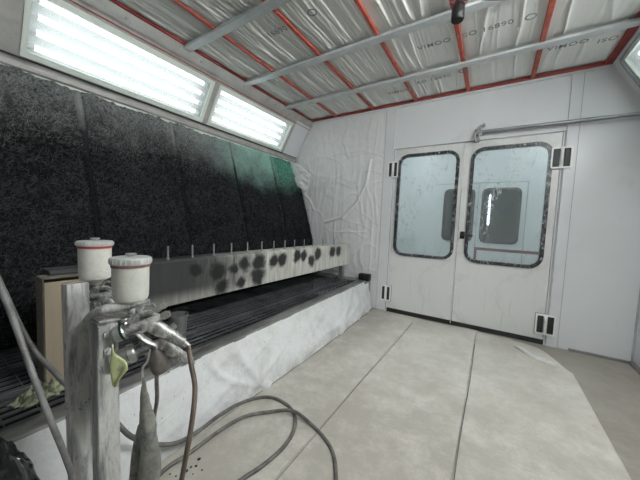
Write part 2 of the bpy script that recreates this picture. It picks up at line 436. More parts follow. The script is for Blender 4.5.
XL, XC0, XC1, XR = -2.667, -2.34, .758, 1.085     # wall knee, ceiling edges, right wall
ZK, ZC = 2.005, 2.56
YB, YF = -1.75, D                                  # booth runs from behind the camera to the doors
YN = 6.0                                           # far wall of the next room

# ------------------------------------------------------------------ setting
struct(MB().box((-3.0, YB-.1, -.12), (1.3, YF, 0)).build('floor', 'concrete', smooth=False))
struct(MB().box((-3.2, YF, -.12), (2.6, YN+2.6, 0)).build('floor_next_room', 'concrete', smooth=False))
# door wall with an opening for the two leaves
DX0, DX1, DXM, DZ0, DZ1 = -1.075, .487, -.325, .02, 2.03
w = MB(); T = .07
w.box((-3.1, YF, 0), (DX0, YF+T, 2.9)); w.box((DX1, YF, 0), (2.4, YF+T, 2.9)); w.box((DX0, YF, DZ1), (DX1, YF+T, 2.9))
struct(w.build('wall_back', 'wall', smooth=False))
struct(MB().box((-3.1, YB-.08, 0), (1.3, YB, 2.9)).build('wall_front', 'wall', smooth=False))
# outer shells left and right
struct(MB().box((-3.1, YB, 0), (-3.04, YF, 2.9)).build('wall_left', 'pit', smooth=False))
struct(MB().box((XR, YB, 0), (XR+.07, YF, ZK)).build('wall_right', 'wall', smooth=False))
struct(MB().box((-3.1, YB, 2.84), (2.4, YF, 2.9)).build('ceiling', 'wall', smooth=False))

# sloped light bands: frame with openings
def slope_pt(side, s, off):      # s: 0 at knee .. 1 at ceiling, off: outwards (behind the band)
    if side < 0: a = Vector((XL, 0, ZK)); b = Vector((XC0, 0, ZC)); nr = Vector((-.862, 0, .507))
    else: a = Vector((XR, 0, ZK)); b = Vector((XC1, 0, ZC)); nr = Vector((.862, 0, .507))
    return a.lerp(b, s) + nr*off
def slope_box(mb, side, s0, s1, y0, y1, o0, o1):
    pts = [slope_pt(side, s, o) for s, o in ((s0,o0),(s1,o0),(s1,o1),(s0,o1))]
    mb.prism([(p.x, p.z) for p in pts], y0, y1)
lamps_y = [(-1.15,.12), (.462,1.745), (1.80,2.985)]
S0, S1 = .135, .76
lamps_yR = [(-1.15,.12), (.462,1.745), (1.80,3.20)]
for side, nm in ((-1, 'trim_1'), (1, 'trim_2')):
    S1 = .76 if side < 0 else .93
    b = MB(); slope_box(b, side, 0, S0, YB, YF, 0, .02); slope_box(b, side, S1, 1, YB, YF, 0, .02)
    prev = YB
    for y0, y1 in (lamps_y if side < 0 else lamps_yR):
        slope_box(b, side, S0, S1, prev, y0, 0, .02); prev = y1
    slope_box(b, side, S0, S1, prev, YF, 0, .02)
    struct(b.build(nm, 'wall' if side > 0 else 'grey_profile', smooth=False))
S1 = .76
M['slope_end'] = M['wall']
b = MB(); slope_box(b, -1, .0, 1, 2.985+.05, YF, -.004, 0); struct(b.build('trim_3', 'wall', smooth=False))

def lamp(side, y0, y1, label, tm='tube'):
    z0 = S0; z1 = .76 if side < 0 else .93
    c = slope_pt(side, .5, 0); root = empty('light_fixture', (c.x, (y0+y1)/2, c.z))
    inv = Matrix.Translation(-root.location)
    def bd(mb, name, m, **k):
        mb.bm.transform(inv); return mb.build(name, m, root, **k)
    tag(root, label, 'light fixture', 'long fluorescent fixtures in the sloping bands')
    f = MB(); w = .028; ws = .05
    slope_box(f, side, z0-.01, z0+ws, y0, y1, -.012, .012); slope_box(f, side, z1-ws, z1+.01, y0, y1, -.012, .012)
    slope_box(f, side, z0+ws, z1-ws, y0, y0+w, -.012, .012); slope_box(f, side, z0+ws, z1-ws, y1-w, y1, -.012, .012)
    if side > 0:
        a, c2 = slope_pt(side, z0+.02, -.02), slope_pt(side, z1-.02, -.02); q = []
        for pa_, ya, pb_, yb in ((a, y0+.06, a, y1-.06), (a, y1-.02, a.lerp(c2,.1), y1), (a.lerp(c2,.1), y1, c2.lerp(a,.1), y1), (c2, y1-.02, c2, y1-.06), (c2, y1-.06, c2, y0+.06)):
            for t in (0, .5, 1): w2 = pa_.lerp(pb_, t); q.append(Vector((w2.x, ya+(yb-ya)*t, w2.z)))
        g_ = MB(); g_.tube(q, .012, 10, sub=3); bd(g_, 'rounded_edge', 'zinc')
    bd(f, 'frame', 'lamp_frame', smooth=False)
    h = MB(); slope_box(h, side, z0, z1, y0, y1, .12, .13)
    for a, bb in ((z0-.01, z0), (z1, z1+.01)): slope_box(h, side, a, bb, y0, y1, .0125, .12)
    for a, bb in ((y0, y0+.008), (y1-.008, y1)): slope_box(h, side, z0, z1, a, bb, .0125, .12)
    bd(h, 'housing', 'reflector', smooth=False)
    for k in range(4):
        s = z0+ws+.045 + k*(z1-z0-2*ws-.09)/3
        a = slope_pt(side, s, .062); t = MB(); t.cyl((a.x, y0+.07, a.z), (a.x, y1-.07, a.z), .019, seg=12); bd(t, 'tube', tm)
        for ya, yb in ((y0+.03, y0+.07), (y1-.07, y1-.03)):
            e = MB(); e.cyl((a.x, ya, a.z), (a.x, yb, a.z), .023, seg=12); bd(e, 'tube_socket', 'white_plastic')
    p = MB(); slope_box(p, side, z0+ws, z1-ws, y0+w, y1-w, .002, .005); bd(p, 'cover', 'diffuser', smooth=False)
lamp(-1, *lamps_y[1], 'larger, nearer lit fluorescent fixture above the black filter wall, top left')
lamp(-1, *lamps_y[2], 'lit fluorescent fixture nearer the door wall, above the teal-dusted filter mats')
lamp(-1, *lamps_y[0], 'lit fluorescent fixture in the left sloping band, behind the camera')
lamp(1, *lamps_yR[0], 'lit fluorescent fixture in the right sloping band, behind the camera')
lamp(1, *lamps_yR[1], 'unseen fluorescent fixture boosted as fill light, right sloping band, middle of the room', 'tube_fill')
lamp(1, *lamps_yR[2], 'fluorescent fixture in the right sloping band beside the door wall, only its frame corner showing')

# profiles running along the left band
b = MB()
b.prism([(XL-.03, ZK+.03), (XL+.035, ZK+.045), (XL+.055, ZK+.02), (XL+.05, ZK-.01), (XL+.02, ZK-.025), (XL-.03, ZK-.03)], YB, YF)
struct(b.build('trim_4', 'grey_profile', smooth=False))
b = MB(); b.prism([(XL+.02, ZK-.026), (XL+.035, ZK-.02), (XL+.028, ZK-.05), (XL+.008, ZK-.055)], YB, YF); struct(b.build('trim_5', 'lamp_frame', smooth=False))
def along(side, s0, s1, o0, o1, nm, m, y0=YB, y1=YF):
    b = MB(); slope_box(b, side, s0, s1, y0, y1, o0, o1); struct(b.build(nm, m, smooth=False))
along(-1, .86, .99, -.02, 0, 'trim_6', 'grey_profile'); along(-1, .10, .115, -.012, 0, 'trim_7', 'dark_metal')
along(-1, .80, .812, -.008, 0, 'trim_8', 'red_border')
# bolts are part of the slope profile
b = MB()
for y in (.3,.95,1.55,2.05,2.55,3.1):
    p = slope_pt(-1, .92, -.02); q = slope_pt(-1, .92, -.028); b.cyl((p.x,y,p.z), (q.x,y,q.z), .009, seg=8)
struct(b.build('trim_9', 'zinc'))

# red border of the ceiling
b = MB()
b.box((XC0, YF-.045, ZC-.012), (XC1, YF, ZC+.01)); b.box((XC0, YB, ZC-.012), (XC0+.028, YF-.045, ZC+.01)); b.box((XC1-.05, YB, ZC-.012), (XC1, YF-.045, ZC+.01))
struct(b.build('trim_10', 'red_border', smooth=False))
b = MB(); b.box((XC0, YF-.018, ZC-.035), (XC1, YF, ZC-.012)); struct(b.build('trim_11', 'frame_white', smooth=False))

# ------------------------------------------------------------------ ceiling mats
rails_y = [.065, .735, 1.405, 2.075, 2.745]
reds_x = [-1.93, -1.39, -.86, -.325, .215]
def mat_height(x, y, seed):
    k = 0
    dens = .42 + .58*max(0, min(1, (-.55-x)/.9))
    wv = noise.noise(Vector((x*2, y*1.6, seed)))*.5 + .25*noise.noise(Vector((x*5, y*4, seed)))
    w1 = noise.noise(Vector(((x*19+wv)*dens, y*.7, seed))); w2 = noise.noise(Vector(((x*42+wv)*dens, y*.9, seed+9)))
    r1 = max(0, 1-abs(w1)*5); r2 = max(0, 1-abs(w2)*4.5)
    return .015*r1*r1 + .008*r2*r2*dens + .010*noise.noise(Vector((x*3, y*2.5, seed)))
mats = [(YB, .065, 'pale fleece ceiling mat behind the camera'), (.065,.735, 'pale wrinkled fleece ceiling mat directly above the camera'), (.735,1.405, 'pale wrinkled fleece ceiling mat nearest the camera, at the top edge'),
        (1.405,2.075, 'pale wrinkled fleece ceiling mat between the two nearer steel rails'), (2.075,2.745, 'pale ceiling mat printed VIMOO ISO 16890 between the two farther steel rails'), (2.745,YF-.04, 'pale printed ceiling mat beside the door wall')]
mat_objs = []
for i, (y0, y1, lab) in enumerate(mats):
    b = MB(); nx = 900 if i > 1 else 60; ny = 26 if i > 1 else 6
    def fn(u, v, y0=y0, y1=y1, i=i):
        x = XC0+.02 + (XC1-XC0-.04)*u; y = y0+(y1-y0)*v
        e = min(1, min(v, 1-v)*14)
        dx = min([abs(x-r) for r in reds_x]+[x-XC0, XC1-x]); e2 = min(1, dx/.05)
        puff = .012*math.sin(math.pi*v)**.5
        return (x, y, ZC+.022 - (puff+mat_height(x, y, i*3.1))*(.3+.7*e)*(.35+.65*e2))
    b.grid(nx, ny, fn); o = b.build('ceiling_mat', 'ceiling_mat', ang=180)
    tag(o, lab, 'ceiling filter mat', 'fleece mats of the ceiling'); mat_objs.append(o)

def text_mesh(s, name, pos, size, parent, m, xdir=(1,0,0), ydir=(0,-1,0), sp=1.0, off=.006):
    cu = bpy.data.curves.new('t', 'FONT'); cu.body = s; cu.size = size; cu.extrude = .0006; cu.space_character = sp; cu.align_x = 'LEFT'; cu.align_y = 'CENTER'; cu.offset = .001
    t = bpy.data.objects.new('t', cu); C.objects.link(t)
    dg = bpy.context.evaluated_depsgraph_get(); me = bpy.data.meshes.new_from_object(t.evaluated_get(dg)); bpy.data.objects.remove(t)
    X = Vector(xdir).normalized(); Yv = Vector(ydir).normalized(); Z = X.cross(Yv)
    mt = Matrix((X, Yv, Z)).transposed().to_4x4(); mt.translation = Vector(pos); me.transform(mt)
    o = bpy.data.objects.new(name, me); C.objects.link(o); me.materials.clear(); me.materials.append(M[m]); o.parent = parent; return o
ZT = ZC-.022
for row, y in ((5, 3.045), (4, 2.40), (3, 1.75)):
    if row == 4: items = [('VIMOO', 418, 49), ('I', 457, 37), ('SO 16890', 463, 36), ('O', 524, 19)]
    elif row == 5: items = [('VIMOO', 388, 94), ('SO 16890', 417, 83), ('O', 458, 72), ('VIMOO', 547, 50), ('ISO', 597, 42)]
    else: items = [('16890', 268, 36), ('O', 308, 15), ('VIMOO', 190, 96)]
    for s, u, v in items:
        p = at(u, v, z=ZT); text_mesh(s, 'printed_text', (p.x, p.y, ZT), .068 if s != 'O' else .09, mat_objs[row], 'ink', sp=1.15)

# steel rails and red strips
rl = ['flat galvanised ceiling rail crossing the room directly above the camera', 'flat galvanised ceiling rail just in front of the camera', 'flat galvanised ceiling rail nearest the camera of those in the photo, top left',
      'flat galvanised ceiling rail, the middle one, the black lamp hangs from it', 'flat galvanised ceiling rail nearest the door wall']
for y, lab in zip(rails_y, rl):
    b = MB(); b.box((XC0-.0, y-.032, ZC-.034), (XC1, y+.032, ZC-.029), .001); b.box((XC0, y-.034, ZC-.034), (XC1, y-.030, ZC-.016)); b.box((XC0, y+.030, ZC-.034), (XC1, y+.034, ZC-.016))
    tag(b.build('ceiling_rail', 'alu', smooth=False), lab, 'ceiling rail', 'flat steel rails under the ceiling mats')
rd = ['leftmost thin red strip across the fleece ceiling', 'second thin red strip from the left across the fleece ceiling', 'middle red strip across the fleece ceiling', 'red strip of the ceiling below which the black lamp hangs', 'rightmost red strip across the fleece ceiling']
for x, lab in zip(reds_x, rd):
    b = MB(); b.prism([(x-.019,ZC-.004),(x-.012,ZC-.016),(x+.012,ZC-.016),(x+.019,ZC-.004),(x+.012,ZC+.004),(x-.012,ZC+.004)], YB, YF-.045)
    tag(b.build('red_strip', 'red'), lab, 'red strip', 'red strips along the ceiling')

# black lamp hanging at the top
p = at(458, 12, z=2.42); root = empty('hanging_lamp', (p.x, p.y, p.z)); tag(root, 'small black cylindrical lamp hanging from the ceiling rail at the top edge', 'lamp')
MB().lathe([(.001,-.052),(.032,-.052),(.037,-.044),(.037,.03),(.024,.05),(.001,.05)], axis=(0,0,1)).build('housing', 'black', root)
MB().cyl((.005,0,.045), (.005,.0,ZC-.034-p.z), .008).build('stem', 'black', root)
b = MB(); b.tube([(-.05,.0,.075),(-.02,.01,.06),(.02,-.03,.058),(.05,-.01,.06),(.09,.01,.075)], .014, radii=[.006,.018,.02,.014,.006]); 
tag(b.build('cloth', 'pink', loc=(p.x, p.y, p.z+.0)), 'small pink cloth wrapped round the stem of the black hanging lamp', 'cloth')
b = MB(); pts = [at(452,2,z=2.47), at(470,-2,z=2.49), at(492,0,z=2.47), at(515,-4,z=2.49), at(560,-30,z=2.51)]
b.tube(pts, .004, 6); tag(b.build('cable', 'hose_light'), 'thin grey cable looping at the top edge beside the black lamp', 'cable')

# ------------------------------------------------------------------ door wall details
def vstrip(nm, x0, x1, z0, z1, m, dy=.012):
    return struct(MB().box((x0, YF-dy, z0), (x1, YF, z1), .001).build(nm, m, smooth=False))
vstrip('trim_12', -1.215, -1.095, 0, 2.54, 'frame_white', .014)
vstrip('trim_13', -1.222, -1.215, 0, 2.54, 'seam', .006)
vstrip('trim_14', .508, .588, 0, 2.54, 'frame_white', .014)
vstrip('trim_15', .588, .594, 0, 2.54, 'seam', .006)
struct(MB().box((.67, YF-.02, 0), (XR, YF, .022), .002).build('baseboard_back', 'zinc', smooth=False))
struct(MB().box((XR-.03, YB, 0), (XR, YF-.02, .03), .002).build('baseboard_right', 'zinc', smooth=False))
b = MB(); b.box((XR-.012, YF-.012, 0), (XR, YF, 2.0)); struct(b.build('trim_16', 'seam', smooth=False))

def leaf(nm, x0, x1, wx0, wx1, hx, hz, hlab, handle, mirror):
    z0, z1 = DZ0+.030, DZ1-.008; y0, y1 = YF-.002, YF+.045
    wz0, wz1 = .745, 1.935; wr = .105
    root = empty(nm, ((x0+x1)/2, YF, 0)); struct(root); root['label'] = hlab; inv = Matrix.Translation(-root.location)
    def bd(mb, name, m, **k): mb.bm.transform(inv); return mb.build(name, m, root, **k)
    inner = rrect(wx0, wx1, wz0, wz1, wr); b = MB()
    outer = []
    n = len(inner); q = n//4
    for i, (x, z) in enumerate(inner):   # project the rounded opening outwards on to the leaf's rectangle
        kq = i//q; t = (i % q)/(q-1)
        if kq == 0: o = (x1, z1) if abs(t-.5) < .01 else ((x1, z1-(1-2*t)*(z1-z)) if t < .5 else (x1-(2*t-1)*(x1-x), z1))
        elif kq == 1: o = (x0, z1) if abs(t-.5) < .01 else ((x0+(1-2*t)*(x-x0), z1) if t < .5 else (x0, z1-(2*t-1)*(z1-z)))
        elif kq == 2: o = (x0, z0) if abs(t-.5) < .01 else ((x0, z0+(1-2*t)*(z-z0)) if t < .5 else (x0+(2*t-1)*(x-x0), z0))
        else: o = (x1, z0) if abs(t-.5) < .01 else ((x1-(1-2*t)*(x1-x), z0) if t < .5 else (x1, z0+(2*t-1)*(z-z0)))
        outer.append(o)
    b.ring(outer, inner, y0, y1); bd(b, 'leaf_panel', 'door', smooth=False)
    b = MB(); w = .017
    b.ring(rrect(wx0-w, wx1+w, wz0-w, wz1+w, wr+w), rrect(wx0+w, wx1-w, wz0+w, wz1-w, wr-w), y0-.016, y0+.012); g = bd(b, 'window_gasket', 'gasket', smooth=False)
    b = MB(); b.prism(rrect(wx0, wx1, wz0, wz1, wr), y0+.014, y0+.018); bd(b, 'glass_pane', 'pane', smooth=False)
    for zz in hz:
        h = MB(); hw, hh = (.062 if hx < 0 else .075), .195
        h.ring(rrect(hx-hw, hx+hw, zz-hh/2, zz+hh/2, .015, 3), rrect(hx-hw+.012, hx+hw-.012, zz-hh/2+.014, zz+hh/2-.014, .008, 3), y0-.03, y0-.006)
        h.box((hx-hw, y0-.012, zz-hh/2), (hx+hw, y0-.007, zz+hh/2), .002); h.box((hx-.014, y0-.034, zz-hh/2+.008), (hx+.014, y0-.008, zz+hh/2-.008), .003)
        for k in (-1.5,-.5,.5,1.5): h.cyl((hx, y0-.034, zz+k*.035-.014), (hx, y0-.034, zz+k*.035+.014), .013, seg=12)
        ho = bd(h, 'hinge', 'white_plastic')
        k2 = MB(); k2.box((hx-hw-.005, y0-.006, zz-hh/2-.007), (hx+hw+.005, y0, zz+hh/2+.005), .002); bd(k2, 'hinge_shade_line', 'zinc')  # added dark plate: draws a thin shadow contour round the white hinge
        h = MB()
        for s in (-1, 1): h.box((hx+s*(hw*.53)-(.33*hw), y0-.024, zz-hh/2+.014), (hx+s*(hw*.53)+(.30*hw), y0-.008, zz+hh/2-.014), .003)
        h.bm.transform(inv); io = h.build('hinge_inset', 'hinge_black', ho)
    if handle:
        h = MB(); x = x0+.045; z = 1.02
        h.box((x-.025, y0-.02, z-.04), (x+.018, y0-.002, z+.04), .006); h.cyl((x, y0-.05, z), (x, y0-.015, z), .01); h.box((x-.01, y0-.06, z-.009), (x+.1, y0-.045, z+.009), .004)
        bd(h, 'handle', 'black')
    return root
def gasket_mat():
    m, nt, b, out = new_mat('gasket_with_torn_film')
    v = coords(nt, (1,1,.5)); n1 = noise_n(nt, v, 26, 6, .75, 1.5)
    L(nt, ramp(nt, n1, [(.48, (.02,.021,.024)), (.56, (.10,.105,.11)), (.62, (.5,.52,.53))]), b.inputs['Base Color']); b.inputs['Roughness'].default_value = .35; return m
M['gasket'] = gasket_mat()
HX0, HX1 = -1.092, .486
leaf('door_1', DX0+.006, DXM-.003, -1.02, -.375, HX0, (1.78, .235), 'left leaf of the white double door with rounded window and no handle', False, False)
leaf('door_2', DXM+.003, DX1-.006, -.235, .41, HX1, (1.785, .205), 'right leaf of the white double door with rounded window and black handle', True, True)
b = MB(); b.box((DX0, YF-.004, 0), (DX1, YF+.05, DZ0+.028)); struct(b.build('trim_17', 'dark_gap', smooth=False))
b = MB(); b.box((DX0-.02, YF-.006, DZ1-.004), (DX1+.02, YF, DZ1+.004)); b.box((DX0-.02, YF-.006, 0.02), (DX0-.012, YF, DZ1)); b.box((DX1+.010, YF-.006, 0.02), (DX1+.018, YF, DZ1)); struct(b.build('trim_18', 'seam', smooth=False))
b = MB(); b.box((DXM-.012, YF-.010, DZ0), (DXM-.004, YF-.002, DZ1-.01)); struct(b.build('trim_19', 'frame_white', smooth=False))

# rod above the door
p0 = at(480, 132, y=YF-.06); root = empty('door_rod', (p0.x, YF, p0.z)); tag(root, 'grey metal rod and clamp fixed above the right door leaf', 'rod')
MB().cyl((.0, -.06, 0), (1.28, -.06, -.012), .017).build('rod', 'pipe', root)
b = MB(); b.box((-.05,-.02,-.09), (.0,0,.045), .003); b.box((-.035,-.075,-.03), (.015,-.01,.025), .005)
b.tube([(-.02,-.05,-.10),(-.045,-.06,-.05),(-.03,-.06,.02),(.0,-.06,.06),(.03,-.06,.065)], .009); b.tube([(.005,-.05,-.09),(-.005,-.07,-.04),(.01,-.07,.03)], .007); b.cyl((.03,-.08,.065),(.03,-.04,.065), .014)
b.build('clamp', 'zinc', root)

# plastic film on the door wall, left of the door
def wall_film():
    b = MB(); x0, x1, z0, z1 = -2.30, -1.225, .40, 2.53
    arc = [at(u, v, y=YF) for u, v in ((371,160),(367,182),(357,203),(343,217),(326,222))]
    arc2 = [at(u, v, y=YF) for u, v in ((300,190),(310,200),(315,212),(311,228),(303,236))]
    arc3 = [at(u, v, y=YF) for u, v in ((345,112),(350,125),(343,140),(349,158))]
    rect = [at(u, v, y=YF) for u, v in ((333,155),(368,150),(366,232),(334,232),(333,155))]
    def dist(x, z, pl):
        m = 9
        for a, c in zip(pl, pl[1:]):
            dx, dz = c.x-a.x, c.z-a.z; t = max(0, min(1, ((x-a.x)*dx+(z-a.z)*dz)/(dx*dx+dz*dz)))
            m = min(m, math.hypot(x-a.x-t*dx, z-a.z-t*dz))
        return m
    def fn(u, v):
        z = z0+(z1-z0)*v; xa = -2.32 if z > 1.9 else -2.32 + 0*z
        xl = XL + .02 + (z-ZK)*.587 if z > ZK else XL + .03 + (ZK-z)*.326
        x = xl + (x1-xl)*u
        h = .004
        for pl, a, wd in ((arc,.020,.014),(arc2,.010,.014),(arc3,.008,.012),(rect,.005,.008)): 
            d = dist(x, z, pl); h += a*math.exp(-(d/wd)**2)
        q = noise.noise(Vector((x*9, z*1.8, 3))); h += .007*max(0, 1-abs(q)*6)
        q = noise.noise(Vector((x*3+z*2, z*4, 7))); h += .004*max(0, 1-abs(q)*9)
        if min(u, 1-u, 1-v, v) < .004: h = .001
        return (x, YF-h, z)
    b.grid(150, 260, fn); o = b.build('plastic_film', 'film', ang=180)
    tag(o, 'wrinkled white plastic film covering the door wall left of the doors', 'plastic film')
wall_film()
# white scrap stuck on the corner of the filter wall
b = MB()
c0 = at(298, 176, y=YF-.12); ux = (at(311,186,y=YF-.12)-at(287,168,y=YF-.12)); vx = (at(303,168,y=YF-.10)-at(296,186,y=YF-.10))
b.grid(20, 16, lambda u, v: c0 + ux*(u-.5)*(1-.25*v) + vx*(v-.5)*(1-.3*abs(u-.5)) + Vector((.6,-.7,0))*(.012*noise.noise(Vector((u*4, v*4, 2)))+.022*noise.noise(Vector((u*9,v*7,5))) + .02))
tag(b.build('film_scrap', 'white_cloth', solid=.003), 'crumpled white film scrap stuck at the top corner of the filter wall', 'plastic scrap')

# ------------------------------------------------------------------ filter wall, leaning
def wpt(y, z, off=0):     # leaning plane, off = towards the room
    return Vector((XL + (ZK-z)*.326 + off*.951, y, z + off*.31))
ys = [-.60, .08, .745, 1.42, 2.095, 2.77, YF-.005]
labs = ['black fibre filter mat behind the camera side of the wall', 'black fibre filter mat nearest the camera, at the left edge', 'black fibre filter mat second from the left edge, below the larger lit fixture',
        'black fibre filter mat in the middle, below the joint between the two lit fixtures', 'black fibre filter mat with pale teal overspray, fourth from the left edge', 'dark filter mat with the strongest teal overspray, in the corner by the door wall']
for i in range(len(ys)-1):
    y0, y1 = ys[i], ys[i+1]; b = MB()
    nu, nv = (150, 300) if i else (20, 40)
    def fn(u, v, y0=y0, y1=y1, i=i):
        y = y0+(y1-y0)*u; z = .36+(ZK-.05-.36)*v
        e = min(1, min(u, 1-u)*12)
        h = .030*noise.noise(Vector((y*3, z*3, i)))+.022*noise.noise(Vector((y*11, z*11, i)))+.018*noise.noise(Vector((y*34, z*30, i)))+.007*noise.noise(Vector((y*80,z*80,i)))
        return wpt(y, z, .02+(h+.02)*(.25+.75*e))
    b.grid(nu, nv, fn); o = b.build('filter_mat', 'filter', ang=180)
    tag(o, labs[i], 'filter mat', 'black fibre filter mats of the left wall')
    # fine loose fibres sticking out of the mat
    if i:
        f = MB(); rnd = random.Random(i)
        for k in range(6500):
            y = rnd.uniform(y0+.02, y1-.02); z = rnd.uniform(.4, ZK-.08)
            a = rnd.gauss(.9, .9); ln = rnd.uniform(.012, .038)
            p = wpt(y, z, .045+rnd.uniform(-.012,.012)+.028*noise.noise(Vector((y*3, z*3, i)))); dr = Vector((0, math.cos(a), math.sin(a)))*ln
            q = p + dr*.5 + Vector((.95,0,.3))*rnd.uniform(-.002,.010); r_ = p + dr
            wv = Vector((0, -math.sin(a), math.cos(a)))*rnd.uniform(.0004,.0012)
            vs = [f.bm.verts.new(t) for t in (p-wv, p+wv, q+wv, q-wv, r_+wv*.5, r_-wv*.5)]
            f.bm.faces.new((vs[0],vs[1],vs[2],vs[3])); f.bm.faces.new((vs[3],vs[2],vs[4],vs[5]))
        fo = f.build('loose_fibre', 'fibre' if 'fibre' in M else 'filter', o, smooth=False); fo['kind'] = 'stuff'
# seam strips between the mats
names = ['seam strip', ]
sl = ['clamping strip between the two filter mats nearest the camera, wide and grey at its top', 'second clamping strip of the filter wall, below the larger fixture', 'third clamping strip of the filter wall, below the second fixture', 'clamping strip of the filter wall nearest the door wall, amid teal overspray']
for y, lab in zip(ys[2:6], sl):
    b = MB()
    n = 30; w_ = .024 if y < 1 else .014
    V = b.grid(n, 2, lambda u, v: wpt(y+w_*(v-.5)*(2-.9*u if u < .3 else 1.2), ZK-.05-(ZK-.05-.45)*u, .034+.008*math.sin(math.pi*v)+.004*noise.noise(Vector((u*9,y,0)))))
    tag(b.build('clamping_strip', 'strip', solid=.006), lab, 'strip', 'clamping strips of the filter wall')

# ------------------------------------------------------------------ pit with basin
ZB = .37
root = empty('spray_basin', (-1.6, 1.2, 0)); tag(root, 'long low exhaust basin wrapped in white film along the filter wall', 'basin')
inv = Matrix.Translation((1.6,-1.2,0))
def bdr(mb, name, m, **k): mb.bm.transform(inv); return mb.build(name, m, root, **k)
def edge_top(y): return -1.203 - .117*max(0, min(1, (y-.2)/3.0))**1.0
def edge_bot(y): return -1.178 - .085*max(0, min(1, (y-1.6)/1.75))**1.5
b = MB()
def fn(u, v):
    y = -1.0+(YF-.02+1.0)*u
    xt, xb = edge_top(y), edge_bot(y)
    z = ZB*(1-v); x = xt + (xb-xt)*v**1.6
    q = noise.noise(Vector((y*2.2+v*1.5, v*1.3, 4))); x += .012*max(0, 1-abs(q)*7)*(.3+v) + .008*noise.noise(Vector((y*6, v*3, 1)))*min(1, v*4)
    fold = math.exp(-((y-(1.02+.25*v))/.03)**2)*.02 + math.exp(-((y-(.88+.42*v*v))/.02)**2)*.014
    return (x+fold*min(1,v*5), y, z)
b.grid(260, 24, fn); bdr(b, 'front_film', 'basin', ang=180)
b = MB()   # rim
b.grid(60, 4, lambda u, v: (edge_top(-1.0+(YF+1.0-.02)*u) - .10*v, -1.0+(YF+1.0-.02)*u, ZB + .004*noise.noise(Vector((u*20, v*3, 0)))))
bdr(b, 'rim', 'rim', solid=.012)
b = MB(); b.box((-2.2, -1.0, .0), (-1.45, YF-.02, .02)); b.box((-1.45,-1.0,.0), (-1.43, YF-.02, ZB-.05)); b.box((-2.24,-1.0,0),(-2.2,YF-.02,.33)); b.box((-2.2,-1.0,0),(-1.23,-.98,ZB-.01)); b.box((-1.43,-1.0,.25),(-1.33,YF-.1,.31))
bdr(b, 'pit', 'pit', smooth=False)
b = MB(); b.box((-2.12, YF-.19, ZB-.03), (-1.31, YF-.02, ZB-.002), .004); bdr(b, 'end_plate', 'rim', smooth=False)
b = MB(); b.box((-1.345, YF-.05, 0), (-1.305, YF-.015, ZB+.01), .003); bdr(b, 'corner_post', 'zinc', smooth=False)
# grating
b = MB(); zg = ZB-.012
x = -1.335
while x > -2.12:
    b.box((x-.0026, -.9, zg-.012), (x+.0026, YF-.2, zg)); x -= .045
y = -.9
while y < YF-.2:
    b.box((-2.12, y-.0012, zg-.010), (-1.30, y+.0012, zg-.006)); y += .09
for x in (-1.58, -1.86): b.box((x-.006,-.9,zg-.03), (x+.006,YF-.2,zg+.001))
tag(b.build('grating', 'grate', smooth=False) if 'grate' in M else b.build('grating', mat('grate', (.15,.155,.165), .45, .5, var=.35, vscale=6), smooth=False), 'dark steel wire grating lying over the open basin', 'grating')

# baffle beam
root = empty('baffle_beam', (-1.55, 1.8, .57)); tag(root, 'long pale sheet-metal beam with black spray spots above the grating', 'beam')
inv = Matrix.Translation((1.55,-1.8,-.57))
y0, y1 = .345, 3.185
b = MB(); b.prism([(-1.55,.825), (-1.575,.835), (-1.68,.835), (-1.68,.62), (-1.60,.56), (-1.555,.568)], y0, y1); b.bm.transform(inv); b.build('sheet', 'beam', root, smooth=False)
for x, u, v in [(0,168,246),(0,192.5,248),(0,214,245),(0,231.6,245),(0,247.6,243),(0,262,243),(0,274,242.5),(0,285,242),(0,294.7,240),(0,304.4,239),(0,313,239),(0,323,240),(0,334,241)]:
    p = at(u, v, x=-1.59); b = MB(); b.cyl((p.x, p.y, .83), (p.x, p.y, .915), .005, seg=10); b.cyl((p.x, p.y, .833), (p.x, p.y, .845), .009, seg=8); b.bm.transform(inv); b.build('pin', 'zinc', root)
for y in (3.12, .36):
    b = MB(); b.box((-1.655, y-.03, .36), (-1.605, y+.03, .575), .003); b.bm.transform(inv); b.build('support_post', 'zinc', root, smooth=False)
# small black box on the end plate
p = at(366, 277, y=YF-.10); b = MB(); b.box((p.x-.09, p.y-.045, ZB-.002), (p.x+.055, p.y+.045, ZB+.085), .012)
tag(b.build('black_box', 'black'), 'small black box on the far end of the basin by the door wall', 'box')

# cardboard at the near end of the beam
b = MB(); b.grid(1, 8, lambda u, v: Vector((-1.50-.02*v, .30+.62*u-.0, .40+.43*v)) + Vector((.015*math.sin(v*3),0,0))); o1 = b
root = empty('cardboard_box', (-1.5,.45,.372)); tag(root, 'brown cardboard sheet folded round the near end of the beam', 'cardboard')
inv = Matrix.Translation((1.5,-.45,-.372)); o1.bm.free()
pA = at(44, 283, x=-1.50); 
b = MB(); b.box((-1.503, pA.y, .375), (-1.498, pA.y+.135, pA.z), mtx=inv); b.build('front_flap', 'cardboard', root, smooth=False)
b = MB(); b.box((-1.60, pA.y-.004, .375), (-1.503, pA.y+.001, pA.z+.015), mtx=inv); b.build('side_flap', 'cardboard_shade', root, smooth=False)
b = MB(); b.box((-1.60, pA.y, pA.z+.012), (-1.50, pA.y+.135, pA.z+.016), mtx=inv @ Matrix.Translation((0,0,.0))); b.build('top_flap', 'cardboard_shade', root, smooth=False)

